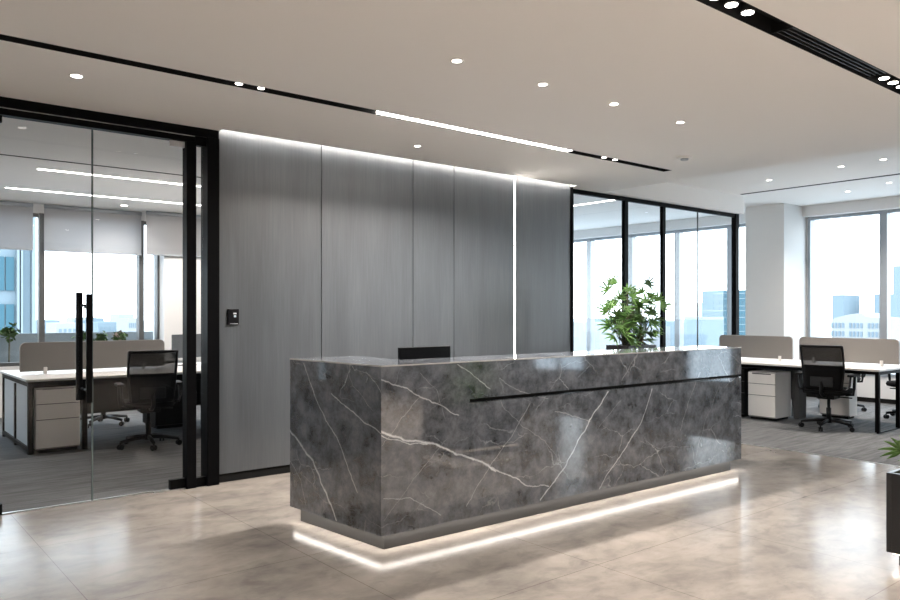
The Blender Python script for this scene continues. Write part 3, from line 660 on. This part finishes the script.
divider(10.25,5.04,10.25,6.15,.793,1.112,'grey fabric divider on the open office bench, beside the white column','bench desk dividers')
divider(10.25,3.70,10.25,4.95,.793,1.112,'grey fabric divider on the open office bench, in front of the right window','bench desk dividers')
pedestal(9.66,10.09,4.99,5.37,.645,'x','white three-drawer pedestal under the open office bench desk')
pedestal(10.62,10.86,4.45,4.85,.645,'x','white drawer pedestal on the far side under the open office bench')
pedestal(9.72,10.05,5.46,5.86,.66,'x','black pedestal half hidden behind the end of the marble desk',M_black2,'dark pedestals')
# papers and keyboard lying on the right bench
kb = tag(B(9.72,9.86,4.15,4.55,.7655,.775).build('document_tray', M_white, loc=(9.79,4.35,.765), bevel=.002),'flat white keyboard lying on the open office bench','keyboard')
kb.name='keyboard'
o = tag(B(9.9,10.12,5.35,5.65,.7655,.770).build('paper_stack', M_white, loc=(10.0,5.5,.765)),'thin stack of white paper on the open office bench','paper stack')

# ------------------------------------------------------------------ office chairs
def make_chair(label):
    r = thing('office_chair', (0,0,0), label, 'office chair', 'black mesh office chairs')
    # seat
    def sup(w,d,z,n=28,p=4):
        return [(math.copysign(abs(math.cos(t))**(2/p),math.cos(t))*w, math.copysign(abs(math.sin(t))**(2/p),math.sin(t))*d, z) for t in [2*math.pi*i/n for i in range(n)]]
    m_=MB(); n=28; rings=[sup(.20,.19,.430),sup(.245,.235,.445),sup(.255,.245,.475),sup(.24,.23,.505),sup(.15,.15,.515)]
    vs=[v for g in rings for v in g]; m_.add(vs,[(i*n+j,i*n+(j+1)%n,(i+1)*n+(j+1)%n,(i+1)*n+j) for i in range(4) for j in range(n)]+[tuple(range(n-1,-1,-1)),tuple(4*n+j for j in range(n))],True)
    m_.build('seat', M_fabric_b, r)
    # backrest surface: y(z) curve, facing +Y
    def by(z): return -.235 - .10*((z-.50)/.55) + .035*math.sin((z-.5)/.55*math.pi)
    def bw(z): return .205+.035*math.sin(min(1,(z-.48)/.56)*math.pi*.62)
    def bend(x,z): return by(z)+ .10*(x*x)/.05*.28
    def surf(zlo,zhi,m,name,inset,th):
        m_=MB(); nx,nz=10,8; g=[]
        for s in (0,th):
            for i in range(nz+1):
                z=zlo+(zhi-zlo)*i/nz
                for j in range(nx+1):
                    x=(bw(z)-inset)*(2*j/nx-1); g.append((x,bend(x,z)-s,z))
        k=(nx+1)*(nz+1); f=[]
        for i in range(nz):
            for j in range(nx):
                a=i*(nx+1)+j; f.append((a+nx+1,a+nx+2,a+1,a)); f.append((k+a,k+a+1,k+a+nx+2,k+a+nx+1))
        for i in range(nz):
            a=i*(nx+1); f.append((a,k+a,k+a+nx+1,a+nx+1)); a+=nx; f.append((a+nx+1,k+a+nx+1,k+a,a))
        for j in range(nx):
            f.append((j+1,k+j+1,k+j,j)); a=nz*(nx+1)+j; f.append((a,k+a,k+a+1,a+1))
        m_.add(g,f,True); return m_.build(name,m,r)
    surf(.80,1.03,M_mesh,'backrest_mesh',.012,.004)
    surf(.50,.80,M_fabric_b,'backrest_pad',.012,.022)
    m_=MB(); zs=[.50+.54*i/12 for i in range(13)]
    for s in (-1,1): m_.tube([(s*bw(z),bend(bw(z),z),z) for z in zs],.014,8)
    for zq in (.505,1.035): m_.tube([(bw(zq)*(2*i/10-1),bend(bw(zq)*(2*i/10-1),zq),zq) for i in range(11)],.015,8)
    m_.build('backrest_frame', M_plastic, r)
    m_=MB(); m_.box(-.13,.13,by(.6)-.045,by(.6)-.024,.54,.66); o=m_.build('lumbar_support', M_lumb, r, bevel=.012,seg=3)
    m_=MB(); m_.tube([(0,-.05,.41),(0,-.20,.42),(0,-.29,.47),(0,by(.6)-.03,.60)],.022,8); m_.build('back_bracket', M_plastic, r)
    B(-.10,.10,-.13,.12,.375,.432).build('mechanism', M_plastic, r, bevel=.01)
    m_=MB(); m_.tube([(.08,.03,.40),(.26,.03,.395)],.008,8); m_.build('lever', M_plastic, r)
    MB().lathe([(.028,.10),(.028,.26),(.018,.262),(.018,.385)],(0,0,0),16).build('gas_column', M_plastic, r)
    for s in (-1,1):
        m_=MB(); m_.tube([(s*.20,-.02,.435),(s*.285,-.02,.44),(s*.295,-.02,.52),(s*.295,0,.665)],.017,8); m_.tube([(s*.295,-.16,.665),(s*.295,-.19,.56),(s*.27,-.23,.50),(s*.22,-.24,.50)],.013,8)
        a_=m_.build('armrest', M_plastic, r)
        B(s*.295-.038,s*.295+.038,-.18,.08,.665,.695).build('arm_pad', M_plastic, a_, bevel=.012, seg=3)
    m_=MB(); m_.lathe([(.045,.075),(.05,.09),(.035,.135)],(0,0,0),16)
    for k in range(5):
        a=R(90+72*k+180); m_.tube([(0,0,.105),(.15*math.cos(a),.15*math.sin(a),.10),(.31*math.cos(a),.31*math.sin(a),.078)],.024,8,.016)
    m_.build('star_base', M_plastic, r)
    for k in range(5):
        a=R(90+72*k+180); x,y=.31*math.cos(a),.31*math.sin(a); t=Vector((-math.sin(a+.5),math.cos(a+.5),0)); m_=MB()
        for s in (-1,1):
            c_=Vector((x,y,.029)); m_.tube([c_+t*s*.008,c_+t*s*.024],.028,14)
        m_.tube([(x,y,.03),(x,y,.078)],.009,8); m_.build('caster', M_plastic, r)
    return r
ch = make_chair('black mesh office chair at the left bench behind the glass door')
ch.location=(2.66,8.38,0); ch.rotation_euler=(0,0,R(-8))
dup(ch,(2.72,10.35,0),R(172),'black office chair on the window side of the left bench desk')
dup(ch,(9.60,4.27,0),R(-83),'black mesh office chair in front of the open office bench desk')
dup(ch,(11.32,3.95,0),R(80),'black office chair beyond the open office bench, at its near end')
dup(ch,(11.5,4.95,0),R(100),'black office chair by the right windows, mostly hidden by the other chair')

# ------------------------------------------------------------------ plants
def leaf_fan(base, dirv, n, ln, spread, rng):
    """fan of narrow drooping blades from a point"""
    m_=MB(); dirv=Vector(dirv).normalized(); up=Vector((0,0,1)); side=dirv.cross(Vector((rng.uniform(-1,1),rng.uniform(-1,1),rng.uniform(-.5,1.0))))
    if side.length<.1: side=Vector((1,0,0))
    side.normalize(); nor=side.cross(dirv).normalized()
    for k in range(n):
        a=(k/(n-1)-.5)*spread; l=ln*(1-.35*abs(a)/(spread/2))*rng.uniform(.85,1.1); d=(dirv*math.cos(a)+side*math.sin(a)).normalized(); w=.0098*ln/.15
        s=d.cross(nor).normalized(); pts=[]; droop=rng.uniform(.10,.35)
        ws=[.3,.9,1.0,.65,.05]
        for i in range(5):
            t=i/4; c_=Vector(base)+d*l*t+Vector((0,0,-droop*l*t*t)); pts.append((c_-s*w*ws[i]+nor*w*.3*ws[i], c_-nor*w*.15*ws[i], c_+s*w*ws[i]+nor*w*.3*ws[i]))
        vs=[v for p in pts for v in p]+[v-nor*.0015 for p in pts for v in p]; f=[]
        for i in range(4):
            for j in range(2):
                q=i*3+j; f.append((q,q+1,q+4,q+3)); f.append((15+q+3,15+q+4,15+q+1,15+q))
            f.append((i*3,i*3+3,15+i*3+3,15+i*3)); f.append((i*3+2,15+i*3+2,15+i*3+5,i*3+5))
        m_.add(vs,f,True)
    return m_
def palm(cx,cy,z0,tops,per,seed,label,planter,ln=.16):
    """tops: (dx, dy, height) of each cane's crown relative to the planter's centre at soil level"""
    rng=random.Random(seed)
    r=thing('potted_palm',(cx,cy,0),label,'potted plant')
    planter(r)
    for tx,ty,hh in tops:
        b0_=Vector((cx+tx*.35+rng.uniform(-.04,.04),cy+ty*.35,z0-.02)); top=Vector((cx+tx,cy+ty,z0+hh))
        P_=lambda t: b0_+Vector(((top.x-b0_.x)*t*t,(top.y-b0_.y)*t*t,(top.z-b0_.z)*t))
        st=MB().tube([P_(i/5) for i in range(6)],.008,7,.005).build('stem',M_stem,r)
        for k in range(per):
            t=1-.42*k/per; a2=k*2.4+rng.uniform(-.4,.4); el=(1.25,.9,.6,.4,.2,.1,0,-.1)[min(k,7)]+rng.uniform(-.15,.15)
            d=Vector((math.cos(a2)*math.cos(el),math.sin(a2)*math.cos(el),math.sin(el)))
            b0=P_(t); b1=b0+d*rng.uniform(.04,.10)
            MB().tube([b0,(b0+b1)/2+Vector((0,0,.006)),b1],.003,5,.002).build('leaf_stalk',M_stem,st)
            leaf_fan(b1,Vector((d.x,d.y,d.z*.7+.1)),rng.choice([6,7,8]),ln*rng.uniform(.8,1.2),rng.uniform(2.2,3.0),rng).build('frond', M_leaf2 if rng.random()<.03 else M_leaf, r)
    return r
def planter1(r):
    y0,y1=5.0,5.3
    x0,x1=PX0,PX1
    m_=MB(); t=.02; m_.box(x0,x1,y0,y0+t,0.0,1.09); m_.box(x0,x1,y1-t,y1,0,1.09); m_.box(x0,x0+t,y0+t,y1-t,0,1.09); m_.box(x1-t,x1,y0+t,y1-t,0,1.09); m_.box(x0+t,x1-t,y0+t,y1-t,0,.06)
    m_.build('planter', M_planter, r, bevel=.003)
    B(x0+t,x1-t,y0+t,y1-t,.95,1.05).build('soil', M_soil, r)
WXY=lambda px,Y:(.6345*755+.7729*(px-450))/(.7729*755-.6345*(px-450))*Y
PX0,PX1=WXY(606,5.3),WXY(656.5,5.0)
PCX=(PX0+PX1)/2
tops=[]
for q,(px_,py_) in enumerate([(611,290),(627,294),(646,291),(657,304),(608,311),(619,305),(633,303),(646,307),(612,326),(637,320),(652,322),(625,322),(630,334),(617,335),(645,335)]):
    Y_=5.15+(.10,-.08,.0)[q%3]; tops.append((WXY(px_,Y_)-PCX, Y_-5.15, max(.06,H_CAM+(312-py_)*Y_/(.7729*755-.6345*(px_-450))-1.06)))
palm(PCX,5.15,1.05,tops,6,11,'green fan palm in a tall black planter behind the marble desk',planter1,.175)
def planter2(r):
    x0,x1,y0,y1=4.68,5.48,1.10,1.76
    m_=MB(); t=.025; m_.box(x0,x1,y0,y0+t,.075,.53); m_.box(x0,x1,y1-t,y1,.075,.53); m_.box(x0,x0+t,y0+t,y1-t,.075,.53); m_.box(x1-t,x1,y0+t,y1-t,.075,.53); m_.box(x0+t,x1-t,y0+t,y1-t,.075,.10)
    m_.build('planter', M_planter, r, bevel=.003)
    B(x0+.05,x1-.05,y0+.05,y1-.05,0,.075).build('plinth', M_black2, r)
    PLM = mat('planter_led', (1,1,1), emit=(1,.8,.62), estr=2.5)
    B(x0+.02,x0+.03,y0+.03,y1-.03,.066,.0748).build('light_strip', PLM, r); B(x0+.03,x1-.03,y1-.03,y1-.02,.066,.0748).build('light_strip', PLM, r)
    area('lamp',(x0+.025,(y0+y1)/2,.064),(0,0,0),.01,.6,.3,WARM,r); area('lamp',((x0+x1)/2,y1-.025,.064),(0,0,0),.74,.01,.35,WARM,r)
    B(x0+t,x1-t,y0+t,y1-t,.40,.47).build('soil', M_soil, r)
palm(5.12,1.40,.45,[(-.30,.10,.28),(-.16,-.1,.42),(.05,.1,.36),(.2,-.05,.4),(-.22,.22,.14),(-.36,.27,.15)],6,5,'green plant in a low black planter box at the right edge',planter2,.18)

# ------------------------------------------------------------------ outside
SKYG = noise_mat('distant_ground', (.38,.40,.41), (.46,.47,.47), ns=.02, rough=1, spec=0)  # distance haze put into the pale colour, which also bounces light indoors
struct(MB().box(-3000,3500,-3000,3500,-40,-38).build('ground', SKYG), 'pale hazy ground far below', 'ground')
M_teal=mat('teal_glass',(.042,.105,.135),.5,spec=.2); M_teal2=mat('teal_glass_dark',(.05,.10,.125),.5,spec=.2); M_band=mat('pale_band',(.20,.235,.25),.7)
M_bw=mat('hazed_pale_building',(.275,.28,.28),.9,spec=.1); M_bg=mat('hazed_greyblue_building',(.155,.195,.22),.9,spec=.1); M_bb=mat('hazed_blue_building',(.17,.21,.235),.8,spec=.1); M_win=mat('building_window',(.14,.18,.21),.6,spec=.2)  # haze of the distance is mixed into these building colours
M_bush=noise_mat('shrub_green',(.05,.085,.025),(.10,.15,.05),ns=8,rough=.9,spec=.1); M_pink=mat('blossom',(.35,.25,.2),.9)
def ray(px,py,k):
    u=px-450; return Vector((.6345*755+.7729*u,.7729*755-.6345*u,0))*k+Vector((0,0,H_CAM+(312-py)*k))
def bld_x(name,px0,px1,ptop,X,depth,m,label,zb=-38):   # face in plane X
    d0=ray(px0,312,1); d1=ray(px1,312,1); k0=X/d0.x; k1=X/d1.x; Ya,Yb=d0.y*k0,d1.y*k1; zt=H_CAM+(312-ptop)*k0
    r=thing(name,(X+depth/2,(Ya+Yb)/2,zb),label,'building'); B(X,X+depth,Yb,Ya,zb,zt).build('wall',m,r); return r,Yb,Ya,zt
def bld_y(name,px0,px1,ptop,Y,depth,m,label,zb=-38):
    d0=ray(px0,312,1); d1=ray(px1,312,1); X0,X1=d0.x*Y/d0.y,d1.x*Y/d1.y; zt=H_CAM+(312-ptop)*Y/d1.y
    r=thing(name,((X0+X1)/2,Y+depth/2,zb),label,'building'); B(X0,X1,Y,Y+depth,zb,zt).build('wall',m,r); return r,X0,X1,zt
# teal office building seen through the partition
r,ya,yb,zt=bld_x('office_building',702,747,291,240,18,M_teal,'teal glass office building beyond the partition')
for i,zz in enumerate((zt-1.0,zt-2.8,zt-5.3,zt-6.9,zt-9.2,zt-11.6,zt-14)): B(239.8,240,ya,yb-(0 if i>2 else 5),zz-.22,zz).build('floor_band',M_band,r)
for i in range(8):
    for j in range(7): B(239.85,240,ya+.6+j*2.4,ya+2.2+j*2.4,zt-2.5-2.3*i,zt-1.3-2.3*i).build('window',M_teal2,r)
# white building with two rows of windows and low roof
r,ya,yb,zt=bld_x('office_building',832,884,321,300,20,M_bw,'long white building with small windows beyond the right window')
w_=(yb-ya)
MB().prism([(ya,zt),(yb,zt),(yb-1,zt+1.2),(yb-w_*.35,zt+2.6),(yb-w_*.55,zt+3.1),(yb-w_*.7,zt+1.6),(ya,zt+1.2)],300,318,Matrix(((0,0,1,0),(1,0,0,0),(0,1,0,0),(0,0,0,1)))).build('roof',M_bw,r)
for row in range(4):
    for j in range(14): 
        if j in (4,9): continue
        B(299.7,300,ya+.8+j*w_/14,ya+.8+j*w_/14+w_/14*.55,zt-2.6-3.2*row,zt-.7-3.2*row).build('window',M_win,r)
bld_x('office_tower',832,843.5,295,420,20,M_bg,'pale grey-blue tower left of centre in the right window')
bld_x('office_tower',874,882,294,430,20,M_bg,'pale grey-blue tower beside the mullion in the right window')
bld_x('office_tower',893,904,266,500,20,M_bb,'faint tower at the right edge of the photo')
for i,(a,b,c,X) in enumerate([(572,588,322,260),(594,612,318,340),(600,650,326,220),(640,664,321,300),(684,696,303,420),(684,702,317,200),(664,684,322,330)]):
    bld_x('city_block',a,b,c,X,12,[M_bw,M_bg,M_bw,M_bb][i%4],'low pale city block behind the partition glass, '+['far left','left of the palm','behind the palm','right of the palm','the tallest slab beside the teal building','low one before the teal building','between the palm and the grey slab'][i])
# left: blue glass tower, low city
r,xa,xb,zt=bld_y('glass_tower',-60,36,190,63,20,M_bb,'tall pale blue glass tower outside the leftmost window')
d0=63/ray(0,0,1).y
fx=lambda px: ray(px,0,1).x*63/ray(px,0,1).y
for n_,(a,b) in enumerate(((-58,-50),(-48,-40),(-38,-30),(-28,-20),(-18,-8),(-7,4),(5.5,13.8))):
    for k in range(-6,5):
        z0=H_CAM+(312-291)*.0747+k*3.45
        if z0+2.5<zt: B(fx(a),fx(b),62.85,63,z0,z0+2.45).build('window',M_teal,r)
for a,b in ((16,18.5),(20,22),(31,35)): B(fx(a),fx(b),62.6,63,-38,zt).build('fin',M_band,r)
B(fx(22.5),fx(30),62.9,63,-38,zt).build('window_strip',M_bg,r)
for i,(a,b,c,Y) in enumerate([(38,60,320,300),(56,84,323,220),(72,96,317.5,420),(92,104,318,380),(98,122,322,260),(118,134,314,330),(128,139,318,240)]):
    r,x0,x1,zt=bld_y('city_block',a,b,c,Y,12,[M_bb,M_bw,M_bw,M_bg][i%4],'low pale city block through the left office window, '+['at the left mullion','second from the mullion','behind the door handles','just right of the door handles','wide one right of the door seam','tall pale one near the right mullion','narrow one at the right mullion'][i])
    for j in range(5): B(x0+(x1-x0)*(.1+.17*j),x0+(x1-x0)*(.2+.17*j),Y-.1,Y,zt-3,zt-1.5).build('window',M_bg,r)
# balcony parapet and shrubs
struct(B(-4.2,7.1,12.75,12.85,-1,1.13).build('wall_parapet', mat('parapet',(.20,.225,.24),.7)), 'pale blue balcony parapet outside the back windows', 'parapet')
struct(B(-4.2,7.1,12.16,14.5,-1.2,-.2).build('balcony_slab', M_band), 'balcony slab outside the back windows', 'balcony')
for i,(px,py,w,l) in enumerate([(-16,331,.11,'leftmost green shrub with pink blossom above the parapet'),(8,331,.11,'green shrub above the parapet near the blue tower'),(82,336,.07,'green shrub between the door handles'),(101,338,.09,'green shrub just right of the glass door seam'),(119,336,.08,'green shrub with blossom left of the window mullion')]):
    rng=random.Random(i); c=ray(px,py,12.5/ray(px,0,1).y); r=thing('shrub',(c.x,12.5,-.2),l,'shrub','shrubs on the balcony')
    m_=MB(); mp_=MB()
    for k in range(110):
        v=Vector((rng.gauss(0,1),rng.gauss(0,.7),rng.gauss(-.35,.8)))*w*.5; q=c+v; e_=Vector((rng.uniform(-1,1),rng.uniform(-1,1),rng.uniform(-1,1))).normalized()*.045; f_=e_.cross(Vector((rng.random(),rng.random(),1))).normalized()*.025
        tgt = mp_ if (i in (0,4) and k%5==0) else m_
        tgt.add([q-e_,q+f_,q+e_,q-f_,q-e_*.9+Vector((0,0,.002)),q+f_+Vector((0,0,.004)),q+e_+Vector((0,0,.004)),q-f_+Vector((0,0,.004))],[(0,1,2,3),(7,6,5,4)])
    m_.build('foliage',M_bush,r)
    if mp_.v: mp_.build('blossom',M_pink,r)
    MB().tube([(c.x,12.5,-.2),(c.x+.02,12.5,c.z)],.012,6).build('stem',M_stem,r)
